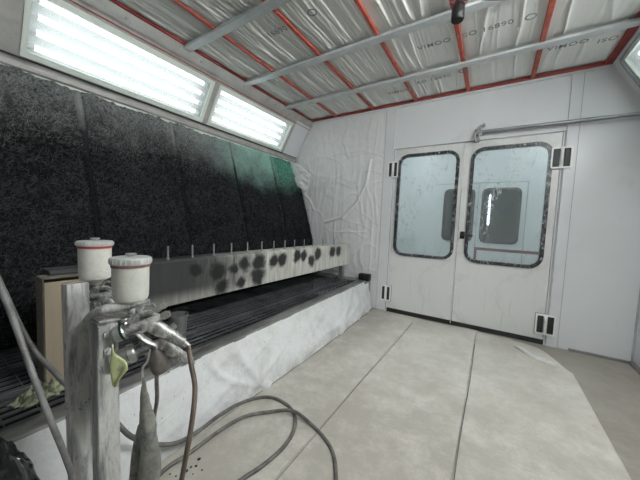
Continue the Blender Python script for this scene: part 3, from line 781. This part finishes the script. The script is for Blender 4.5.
# grey plastic cup on the grating
p = at(178, 346, z=ZB-.01); root = empty('mixing_cup', (p.x, p.y, ZB-.010)); tag(root, 'grey translucent plastic mixing cup standing on the grating behind the spray guns', 'cup')
top = at(178, 314, y=p.y).z-ZB+.01
b = MB(); b.lathe([(.001,0),(.036,0),(.038,.004),(.047,top-.012),(.052,top-.010),(.052,top),(.047,top),(.036,.01),(.001,.008)]); b.build('shell', 'cupgrey' if 'cupgrey' in M else mat('grey_cup', (.13,.14,.14), .35, var=.25, vscale=30), root)
# rag on the grating
def crumple(name, m, cx, cy, z, rx, ry, hgt, seed, ang, label, cat):
    b = MB()
    def fn(u, v):
        a = (u-.5)*2; c = (v-.5)*2
        r = 1-.35*abs(noise.noise(Vector((a*2, c*2, seed))))
        x = a*rx*r; y = c*ry*r*(1-.45*abs(a)); 
        k = abs(noise.noise(Vector((a*2.5, c*2.5, seed+3)))) + .5*abs(noise.noise(Vector((a*6, c*6, seed+5))))
        zz = z+.004 + hgt*k*1.6*max(0, 1-a*a)*max(0,1-c*c)**.5
        return (cx+x*math.cos(ang)-y*math.sin(ang), cy+x*math.sin(ang)+y*math.cos(ang), zz)
    b.grid(40, 26, fn); return tag(b.build(name, m, ang=180, solid=.003), label, cat)
p = at(45, 388, z=ZB+.01); a = at(14, 408, z=ZB+.01); c = at(72, 378, z=ZB+.01)
crumple('rag', 'rag_green', p.x, p.y, ZB-.012, (a-c).length*.5, .07, .05, 2, math.atan2(c.y-a.y, c.x-a.x), 'crumpled yellow-green rag lying on the grating behind the gun stand', 'rag')

# ------------------------------------------------------------------ gun stand
P1 = at(75, 283, dist=.80); P2 = at(104, 320, dist=.70)
B1 = at(82, 480, dist=.80); B2 = at(107, 480, dist=.70)
def ext(p, q, z): t = (z-p.z)/(q.z-p.z); return p+(q-p)*t
root = empty('gun_stand', ((P1.x+P2.x)/2, .28, 0)); tag(root, 'paint-crusted grey stand of two square posts carrying the spray guns', 'stand')
inv = Matrix.Translation(-root.location)
def bds(mb, name, m, **k): mb.bm.transform(inv); return mb.build(name, m, root, **k)
def post(mb, a, b_, w):
    d = b_-a; m = Matrix.Translation((a+b_)/2) @ d.to_track_quat('Z', 'X').to_matrix().to_4x4()
    # keep the faces square to the room
    z = d.normalized(); x = Vector((0,1,0)).cross(z).normalized(); y = z.cross(x)
    m = Matrix((x, y, z)).transposed().to_4x4(); m.translation = (a+b_)/2
    mb.box((-w/2,-w/2,-d.length/2), (w/2,w/2,d.length/2), .003, m)
for (p, q, w_) in ((P1, B1, .051), (P2, B2, .046)):
    foot = ext(p, q, .004); b = MB(); post(b, foot, p, w_); bds(b, 'post', 'crust', smooth=False)
f1, f2 = ext(P1,B1,.012), ext(P2,B2,.012)
b = MB(); b.box((f1.x-.08, f1.y-.13, 0), (f2.x+.06, f2.y+.13, .008), .001); bds(b, 'base_plate', 'crust', smooth=False)
b = MB(); z = P2.z; b.box((P1.x+.015, .300, z-.30), (P2.x-.010, .308, z-.02), .002); bds(b, 'web_plate', 'crust', smooth=False)
pk = ext(P2, B2, P2.z-.045)
b = MB(); b.box((pk.x+.022, pk.y-.022, pk.z-.045), (pk.x+.029, pk.y+.020, pk.z+.04), .002)
for dz in (-.025, .018): b.cyl((pk.x+.029, pk.y-.004, pk.z+dz), (pk.x+.036, pk.y-.004, pk.z+dz), .010, seg=6); b.cyl((pk.x+.036, pk.y-.004, pk.z+dz), (pk.x+.042, pk.y-.004, pk.z+dz), .005, seg=10)
bds(b, 'bolted_bracket', 'crust')
b = MB()   # pointed cradle lug the front gun sits in
c1, c2, c3, c4 = at(84,321,dist=.67), at(97,312,dist=.67), at(120,306,dist=.69), at(150,301,dist=.72)
b.tube([c1, c2, c3, c4], .01, seg=12, radii=[.004,.011,.013,.006]); 
for v in b.bm.verts: v.co.z = v.co.z
bds(b, 'cradle_lug', 'crust')
b = MB(); b.box((P2.x-.025, P2.y-.02, P2.z+.0), (P2.x+.03, P2.y+.075, P2.z+.006), .002); bds(b, 'shelf', 'crust', smooth=False)

def rot_from(xdir, up=(0,0,1)):
    x = Vector(xdir).normalized(); z = Vector(up); z = (z-x*z.dot(x)).normalized(); y = z.cross(x)
    return Matrix((x, y, z)).transposed().to_quaternion()
def spray_gun(loc, xdir, label, ring, cup=None, cupz=(.05,.09), lean=None):
    """x = nozzle direction, z = up; ~0.16 m long"""
    root = empty('spray_gun', loc, rot_from(xdir)); tag(root, label, 'spray gun', None)
    b = MB()
    b.lathe([(.001,-.055),(.010,-.055),(.013,-.045),(.013,-.02),(.016,-.01),(.016,.022),(.013,.03),(.001,.03)], axis=(1,0,0), seg=20)
    b.tube([(-.05,0,.012),(-.03,0,.022),(0,0,.022),(.015,0,.014)], .008, 10, radii=[.006,.009,.009,.006])
    b.box((-.042,-.011,-.020), (.014,.011,.012), .005); b.box((-.012,-.010,.008),(.016,.010,.028),.004)
    b.build('body', 'gun_grey', root)
    MB().lathe([(.001,.028),(.017,.028),(.020,.032),(.020,.050),(.017,.054),(.010,.054),(.009,.050),(.001,.050)], axis=(1,0,0), seg=24).build('air_cap', 'chrome', root)
    MB().lathe([(.0195,.031),(.0216,.032),(.0216,.036),(.0195,.037)], axis=(1,0,0), seg=24).build('ring', ring, root)
    b = MB()
    for s in (-1, 1): b.box((.050,s*.013-.003,-.004), (.060,s*.013+.003,.004), .002)
    b.build('horn', 'chrome', root)
    b = MB(); b.tube([(-.028,0,-.008),(-.044,0,-.035),(-.062,0,-.065),(-.078,0,-.092)], .012, 14, radii=[.020,.0185,.0155,.013])
    for v in b.bm.verts: v.co.y *= .8
    b.build('handle', 'gun_grey', root)
    b = MB(); b.cyl((-.078,0,-.092), (-.083,0,-.100), .0085, seg=6); b.cyl((-.083,0,-.099), (-.088,0,-.108), .0065); b.build('air_fitting', 'chrome', root)
    b = MB(); b.tube([(.008,0,.004),(.006,0,-.02),(-.004,0,-.045),(-.018,0,-.066),(-.014,0,-.076)], .005, 8, radii=[.004,.006,.006,.005,.004])
    for v in b.bm.verts: v.co.y *= 1.9
    b.build('trigger', 'gun_grey', root)
    b = MB(); b.cyl((-.055,0,.0), (-.078,0,.0), .008, seg=16); b.cyl((-.06,0,.0),(-.072,0,.0),.0105, seg=14); b.cyl((-.048,0,.018), (-.072,0,.026), .0065, seg=14); b.cyl((-.068,0,.0246),(-.076,0,.0275),.009,seg=14)
    b.build('adjusting_knob', 'chrome', root)
    b = MB(); b.tube([(-.012,0,.026),(-.03,0,.043),(-.05,0,.040),(-.052,0,.032)], .0035, 8); b.build('hook', 'gun_grey', root)
    return root
def gun_cup(gun, base, r, h, m, ring, lidh=.016, label=None):
    """gravity cup, child of the gun, upright in the world"""
    q = gun.rotation_quaternion.inverted(); lo = q @ (Vector(base)-gun.location); up = q @ Vector((0,0,1))
    neck0 = Vector((.002,0,.012)); d = (lo-neck0)
    b = MB(); b.cyl(neck0, lo+up*.002, .011, seg=16); b.lathe([(.012,-.006),(.016,0),(.001,0)], o=lo, axis=up); b.build('cup_neck', 'gun_grey', gun)
    b = MB(); b.lathe([(.001,0),(.014,0),(r*.55,.010),(r*.93,.020),(r*.985,.028),(r,.04),(r*1.02,h),(r*.9,h),(.001,h)], o=lo, axis=up, seg=40); c = b.build('cup', m, gun)
    MB().lathe([(r*1.0,h-.007),(r*1.06,h-.006),(r*1.06,h+.001),(r*1.0,h+.001)], o=lo, axis=up, seg=40).build('ring', ring, c)
    b = MB(); b.lathe([(.001,h+.001),(r*1.11,h+.001),(r*1.13,h+.003),(r*1.13,h+lidh-.003),(r*1.09,h+lidh),(.001,h+lidh+.003)], o=lo, axis=up, seg=48)
    for k in range(28):
        t = 2*math.pi*k/28; qq = up.to_track_quat('Z','Y'); 
        a = lo + qq @ Vector((r*1.13*math.cos(t), r*1.13*math.sin(t), h+.004)); e = lo + qq @ Vector((r*1.13*math.cos(t), r*1.13*math.sin(t), h+lidh-.003)); b.cyl(a, e, .0016, seg=6)
    ld = b.build('lid', 'lid', c)
    MB().lathe([(.001,h+lidh),(.008,h+lidh),(.008,h+lidh+.005),(.0125,h+lidh+.006),(.0125,h+lidh+.010),(.001,h+lidh+.011)], o=lo, axis=up, seg=20).build('lid_knob', 'chrome', ld)
    return c

G2 = at(138, 326, dist=.70)
g2 = spray_gun(G2, at(118,337,dist=.69)-at(165,318,dist=.725), 'front spray gun with green ring and large milky cup, brown hose on its handle', 'green_ring')
cb = at(131, 306, dist=.715); gun_cup(g2, cb, .0405, .112, 'cup2', 'ring_brown', .018)
G1 = at(98, 296, dist=.86)
g1 = spray_gun(G1, (-.85,-.5,-.12), 'rear spray gun with violet ring and smaller milky cup with red ring', 'violet_ring')
cb = at(95.5, 284, dist=.86); gun_cup(g1, cb, .041, .122, 'cup', 'ring_red', .015)
G3 = at(148, 346, dist=.735)
g3 = spray_gun(G3, at(122,357,dist=.70)-at(160,341,dist=.745), 'third spray gun, without cup, hanging lowest under the front gun', 'gun_grey')
b = MB(); b.lathe([(.001,.03),(.022,.03),(.024,.034),(.024,.045),(.021,.047),(.021,.075),(.024,.077),(.024,.082),(.020,.085),(.001,.085)], axis=(1,0,0), seg=28); b.build('large_air_cap', 'chrome', g3)
b = MB(); b.lathe([(.001,-.075),(.022,-.072),(.024,-.06),(.024,-.015),(.016,-.003),(.001,0)], o=(-.01,0,-.01), seg=24); b.build('suction_bottle', mat('brown_grey_bottle', (.15,.135,.12), .4, .3, var=.3, vscale=40), g3)
root = g3

# yellow-green cloth piece hanging on the stand
b = MB(); q = [at(113,344,dist=.66), at(127,370,dist=.66), at(118,386,dist=.66), at(113,386,dist=.665)]
b.grid(8, 8, lambda u, v: (q[0].lerp(q[1], u)).lerp(q[3].lerp(q[2], u), v) + Vector((0,-.006,0))*math.sin(u*6+v*3))
tag(b.build('cloth_piece', 'paper_yellow', solid=.002), 'small pointed yellow-green cloth hanging beside the front post below the guns', 'cloth')
# second gun brown hose
def hose(name, pts, r, m, label, cat='hose', seg=10):
    b = MB(); b.tube(pts, r, seg, sub=8); return tag(b.build(name, m, ang=180), label, cat)
h0 = g2.matrix_basis @ Vector((-.086,0,-.106))
bpy.context.view_layer.update()
h0 = g2.matrix_world @ Vector((-.086,0,-.106))
pts = [h0] + [at(u, v, dist=d) for u, v, d in ((191,364,.70),(195,388,.69),(192,422,.66),(185,462,.66),(177,505,.68))]
hose('air_hose', pts, .0062, 'hose_brown', 'brown air hose hanging from the handle of the front spray gun')
h0 = g3.matrix_world @ Vector((-.086,0,-.106))
bpts = [g3.matrix_world @ Vector((-.02,0,-.06))] + [at(u, v, dist=d) for u, v, d in ((157,375,.74),(157,400,.75),(153,425,.76),(150,470,.78),(147,520,.8))]
hose('air_hose', bpts, .0052, 'hose', 'thin dark hose hanging straight down from the lowest spray gun')
# floor hoses
def fl(*a, z=.012): return [at(u, v, z=z) for u, v in a]
l1 = fl((119,425),(134,438),(158,444),(179,441),(200,430),(220.6,414),(244.7,401.5),(268.7,397),(286,404),(294.5,415),(294,430),(282.5,448),(262,466),(241,480),(215,500)) 
for i in range(6):
    u, v = ((119,425),(134,438),(158,444.5),(179,442),(200,430),(220.6,414.5))[i]; l1[i] = at(u, v, x=-1.135)
start = [at(104,405,dist=1.05)]
hose('air_hose', start + l1, .0092, 'hose', 'dark grey hose loop on the floor that turns back towards the gun stand')
l2 = fl((120,520),(162.5,471.7),(189.6,453),(220.6,430),(244.7,416.6),(268.7,412),(293,415),(313,426),(327,441.7),(334,457),(336,480),(334,510), z=.011)
for i, p in enumerate(l2):
    if i == 6: p.z = .034
hose('air_hose', l2, .0092, 'hose', 'dark grey hose lying on the floor that runs out of the bottom edge, rightmost')
# diagonal hoses at the left edge
hose('air_hose', [at(u, v, dist=d) for u, v, d in ((-30,235,.62),(0,288,.62),(16,327,.61),(32,372,.60),(50,419,.60),(66,458,.61),(84,510,.65))], .0062, 'hose_light', 'light grey hose, the thicker one crossing the left edge in front of the posts')
hose('air_hose', [at(u, v, dist=d) for u, v, d in ((-20,240,.95),(4,290,.95),(22,329,.95),(36,352,.95),(50,368,.95),(66,385,.95),(80,400,.97))], .0075, 'hose_light', 'light grey hose behind the thicker diagonal hose, passing behind the rear post')

# narrow cloth cone below the guns
T0 = at(143, 377, dist=.60); T1 = at(146, 420, dist=.60); T2 = at(149, 450, dist=.60); T3 = at(147, 520, dist=.61)
b = MB(); b.tube([T0, T0.lerp(T1,.45), T1, T2, T3, Vector((T3.x, T3.y, .28))], .03, 24, radii=[.003,.009,.014,.019,.024,.028])
for v in b.bm.verts:
    n_ = noise.noise(v.co*22)*.006+noise.noise(v.co*60)*.003; a = Vector((v.co.x-T1.x, v.co.y-T1.y, 0))
    if a.length > .001: v.co += a.normalized()*n_
root = empty('cloth_cone', (T1.x, T1.y, .28)); tag(root, 'narrow cone of paint-stained grey cloth hanging by a wire below the guns', 'cloth')
inv = Matrix.Translation(-root.location)
b.bm.transform(inv); b.build('cloth', 'cloth', root, ang=180)
b = MB(); b.tube([at(136,480,dist=.62), at(137,450,dist=.62), at(140,425,dist=.615)], .01, 12, radii=[.014,.010,.004]); b.bm.transform(inv); b.build('cloth_fold', 'cloth', root, ang=180)
b = MB(); b.tube([T0+Vector((0,0,-.01)), at(143,368,dist=.60), at(147,362,dist=.61), at(150,350,dist=.66)], .0025, 8); b.bm.transform(inv); b.build('wire_hook', 'chrome', root)

# black bag at the lower left
b = MB(); c0 = at(-4, 472, dist=.72)
bmesh.ops.create_icosphere(b.bm, subdivisions=5, radius=1)
for v in b.bm.verts:
    n_ = v.co.normalized(); k = 1+.14*noise.noise(n_*2.2+Vector((3,0,0)))-.10*abs(noise.noise(n_*5))+.03*noise.noise(n_*14)
    zz = n_.z; w_ = 1 if zz < 0 else (1-zz*.45)
    v.co = Vector((c0.x+.0 + n_.x*.105*k*w_, c0.y-.0+n_.y*.10*k*w_, 0)); v.co.z = max(.0, .235+zz*.245*k)
tag(b.build('black_bag', 'bag'), 'crumpled glossy black plastic bag at the lower left edge', 'bag')

# ------------------------------------------------------------------ protective paper on the floor
def paper(x0, x1, ya, yb, z, lab, far=None, curl=False):
    b = MB()
    def fn(u, v):
        y = ya+(yb-ya)*v; xs = edge_bot(y)+.012 if x0 < -1 else x0; x = xs+(x1-xs)*u
        if far: y = ya+(far(x)-ya)*v
        h = .004*max(0, 1-6*abs(noise.noise(Vector((x*2.4, y*1.2, z*900))))) + .0015*noise.noise(Vector((x*7,y*7,1)))
        if v > .97: h *= .3
        if curl: 
            cd = Vector((x-.30, y-3.09)).length
            if v > .93 and .26 < x < .58: h += .032*((v-.93)/.07)**1.5*(math.sin((x-.26)/.32*math.pi))
        return (x, y, z+h+.0005)
    b.grid(90, 160, fn); o = b.build('floor_paper', 'paper', ang=180, solid=.0012)
    tag(o, lab, 'floor paper', 'sheets of floor paper')
def far_right(x):
    if x < .22: return 3.29
    return 3.29 - (x-.22)*.93 if x < .45 else 3.29-.214-(x-.45)*1.9
def far_left(x): return 3.335
def far_mid(x): return 3.325-.02*math.sin(x*9)
paper(-1.14, -.68, -1.2, 3.2, .0, 'pale protective paper sheet on the floor along the basin', far_left)
paper(-.70, -.055, -1.2, 3.2, .0035, 'middle pale protective paper sheet on the floor between the two long seams', far_mid)
paper(-.075, .60, -1.2, 3.2, .007, 'right pale protective paper sheet with cut corner and curled edge before the door', far_right, True)
# curled loose strip of paper by the right door post
b = MB(); q = [at(u, v, z=.02) for u, v in ((513,345),(522,350),(533,356),(545,361),(556,367))]
b.tube([Vector((p.x, p.y, .016+.012*math.sin(i*2))) for i, p in enumerate(q)], .012, 10, radii=[.004,.016,.022,.028,.014])
for v in b.bm.verts: v.co.z = max(.010, v.co.z + .008*noise.noise(v.co*30))
tag(b.build('paper_scrap', 'white_cloth'), 'crumpled white paper roll at the edge of the floor paper before the door post', 'paper scrap')
# dark seam lines / drops
b = MB()
def ribbon(xa, ya, xb, yb, w_, z):
    n = 30
    b.grid(n, 1, lambda u, v: (xa+(xb-xa)*u + (v-.5)*w_ + .003*math.sin(u*17), ya+(yb-ya)*u, z))
ribbon(-.692, -1, -.684, 3.1, .0035, .0125); ribbon(-.060, -1, -.066, 2.90, .005, .0165)
tag(b.build('seam_line', mat('seam_line', (.16,.15,.13), .8, var=.3, vscale=9), smooth=False, solid=.0006), 'dark lines along the two long seams of the floor paper', 'dirt', None, 'stuff')
b = MB()
for (u, v, r_) in ((186,471,.009),(191,467,.005),(196,466,.006),(199,459,.008),(166,469,.010),(170,474,.004),(176,476,.004),(202,470,.004),(160,455,.004),(193,474,.003)):
    p = at(u, v, z=.008); b.lathe([(.0005,.0),(r_*.9,.0),(r_,.0012),(r_*.6,.0025),(.0005,.003)], o=(p.x, p.y, .007), seg=12)
tag(b.build('paint_drops', 'black'), 'scattered black paint drops on the floor paper under the guns', 'paint', None, 'stuff')

# ------------------------------------------------------------------ next room seen through the door windows
w = MB(); fx0, fx1 = -1.02, .46; zt = 1.975
w.box((-3.2, YN, 0), (fx0, YN+.07, 2.9)); w.box((fx1, YN, 0), (2.6, YN+.07, 2.9)); w.box((fx0, YN, zt), (fx1, YN+.07, 2.9)); struct(w.build('wall_next_room_far', 'wall', smooth=False))
w = MB(); w.box((-3.27, YF+.07, 0), (-3.2, YN+2.6, 2.9)); struct(w.build('wall_next_room_left', 'wall', smooth=False))
w = MB(); w.box((2.6, YF+.07, 0), (2.67, YN+2.6, 2.9)); struct(w.build('wall_next_room_right', 'wall', smooth=False))
w = MB(); w.box((-3.2, YF+.07, 2.84), (2.6, YN+2.6, 2.9)); struct(w.build('ceiling_next_room', 'wall', smooth=False))
w = MB(); w.box((-3.2, YN+2.6, 0), (2.6, YN+2.67, 2.9)); struct(w.build('wall_beyond', 'pit', smooth=False))
def far_leaf(nm, x0, x1, wx0, wx1, lab):
    root = empty(nm, ((x0+x1)/2, YN, 0)); struct(root); root['label'] = lab; inv = Matrix.Translation(-root.location)
    b = MB(); wz0, wz1 = .86, 1.85
    for lo, hi in (((x0,YN-.0,.02),(wx0,YN+.04,zt-.01)), ((wx1,YN,.02),(x1,YN+.04,zt-.01)), ((wx0,YN,.02),(wx1,YN+.04,wz0)), ((wx0,YN,wz1),(wx1,YN+.04,zt-.01))): b.box(lo, hi)
    b.bm.transform(inv); b.build('leaf_panel', 'frame_white', root, smooth=False)
    b = MB(); b.ring(rrect(wx0-.02,wx1+.02,wz0-.02,wz1+.02,.11), rrect(wx0+.02,wx1-.02,wz0+.02,wz1-.02,.08), YN-.02, YN+.01); b.bm.transform(inv); b.build('window_gasket', 'dark_gap', root, smooth=False)
    b = MB(); b.prism(rrect(wx0,wx1,wz0,wz1,.1), YN+.012, YN+.016); b.bm.transform(inv); b.build('glass_pane', 'far_pane', root, smooth=False)
far_leaf('door_3', fx0, -.285, -.86, -.35, 'left leaf of the distant double door seen through the door windows')
far_leaf('door_4', -.275, fx1, -.20, .37, 'right leaf of the distant double door seen through the right door window')
b = MB(); b.box((fx0-.0,YN-.012,zt-.012),(fx1+.012,YN,zt)); b.box((fx1,YN-.012,0),(fx1+.012,YN,zt)); b.box((-.284,YN-.012,0),(-.276,YN,zt)); struct(b.build('trim_20', 'seam', smooth=False))
pa, pb = at(474,248.3,y=5.2), at(538,255.5,y=5.2)
root = empty('rail_bar', (pa.x, 5.2, 0)); tag(root, 'red-brown horizontal bar in the next room behind the right door window', 'bar'); inv = Matrix.Translation(-root.location)
b = MB(); b.box((pa.x, 5.18, pa.z-.025), (pb.x+.1, 5.22, pa.z+.02), .003, inv); b.build('bar', 'redbrown', root)
for xx in (pa.x+.02, pb.x+.08):
    b = MB(); b.box((xx-.02, 5.185, 0), (xx+.02, 5.215, pa.z-.025), .002, inv); b.build('leg', 'redbrown', root)
b = MB(); b.box((-.05, YN+.9, 0), (.75, YN+1.4, 1.42), .02); tag(b.build('cabinet', 'yellow_far'), 'dull yellow-green cabinet in the dark space behind the distant door', 'cabinet')
root = empty('light_fixture', (-.10, YN+.75, 1.2)); tag(root, 'single upright fluorescent lamp glimpsed through the distant door window', 'light fixture')
MB().cyl((0,0,0), (0,0,.62), .012).build('tube', 'tube_far', root); MB().box((-.03,.02,-.03),(.03,.05,.66),.004).build('housing', 'white_plastic', root)
for x, lab in ((-1.6, 'left ceiling strip lamp of the next room'), (.9, 'right ceiling strip lamp of the next room')):
    root = empty('light_fixture', (x, 4.7, 2.78)); tag(root, lab, 'light fixture')
    MB().box((-.12,-.7,.0), (.12,.7,.06), .004).build('housing', 'white_plastic', root)
    for s in (-.05, .05): MB().cyl((s,-.65,-.02), (s,.65,-.02), .014, seg=12).build('tube', 'tube_far', root)

# ------------------------------------------------------------------ camera, world, colour
cam = bpy.data.cameras.new('camera'); co = bpy.data.objects.new('camera', cam); C.objects.link(co)
right = Vector((CX.x, CY.x, CZ.x)); down = Vector((CX.y, CY.y, CZ.y)); fwd = Vector((CX.z, CY.z, CZ.z))
m = Matrix((right, -down, -fwd)).transposed().to_4x4(); m.translation = Vector((0, 0, H)); co.matrix_world = m
cam.sensor_fit = 'HORIZONTAL'; cam.sensor_width = 36; cam.lens = 36*FPX/640; cam.clip_start = .02; cam.clip_end = 60
bpy.context.scene.camera = co
wd = bpy.data.worlds.new('world'); bpy.context.scene.world = wd; wd.use_nodes = True
wd.node_tree.nodes['Background'].inputs[0].default_value = (.8,.9,1,1); wd.node_tree.nodes['Background'].inputs[1].default_value = .05
vs = bpy.context.scene.view_settings
vs.view_transform = 'Standard'; vs.look = 'None'; vs.gamma = 1; vs.use_curve_mapping = False; vs.exposure = 0.12
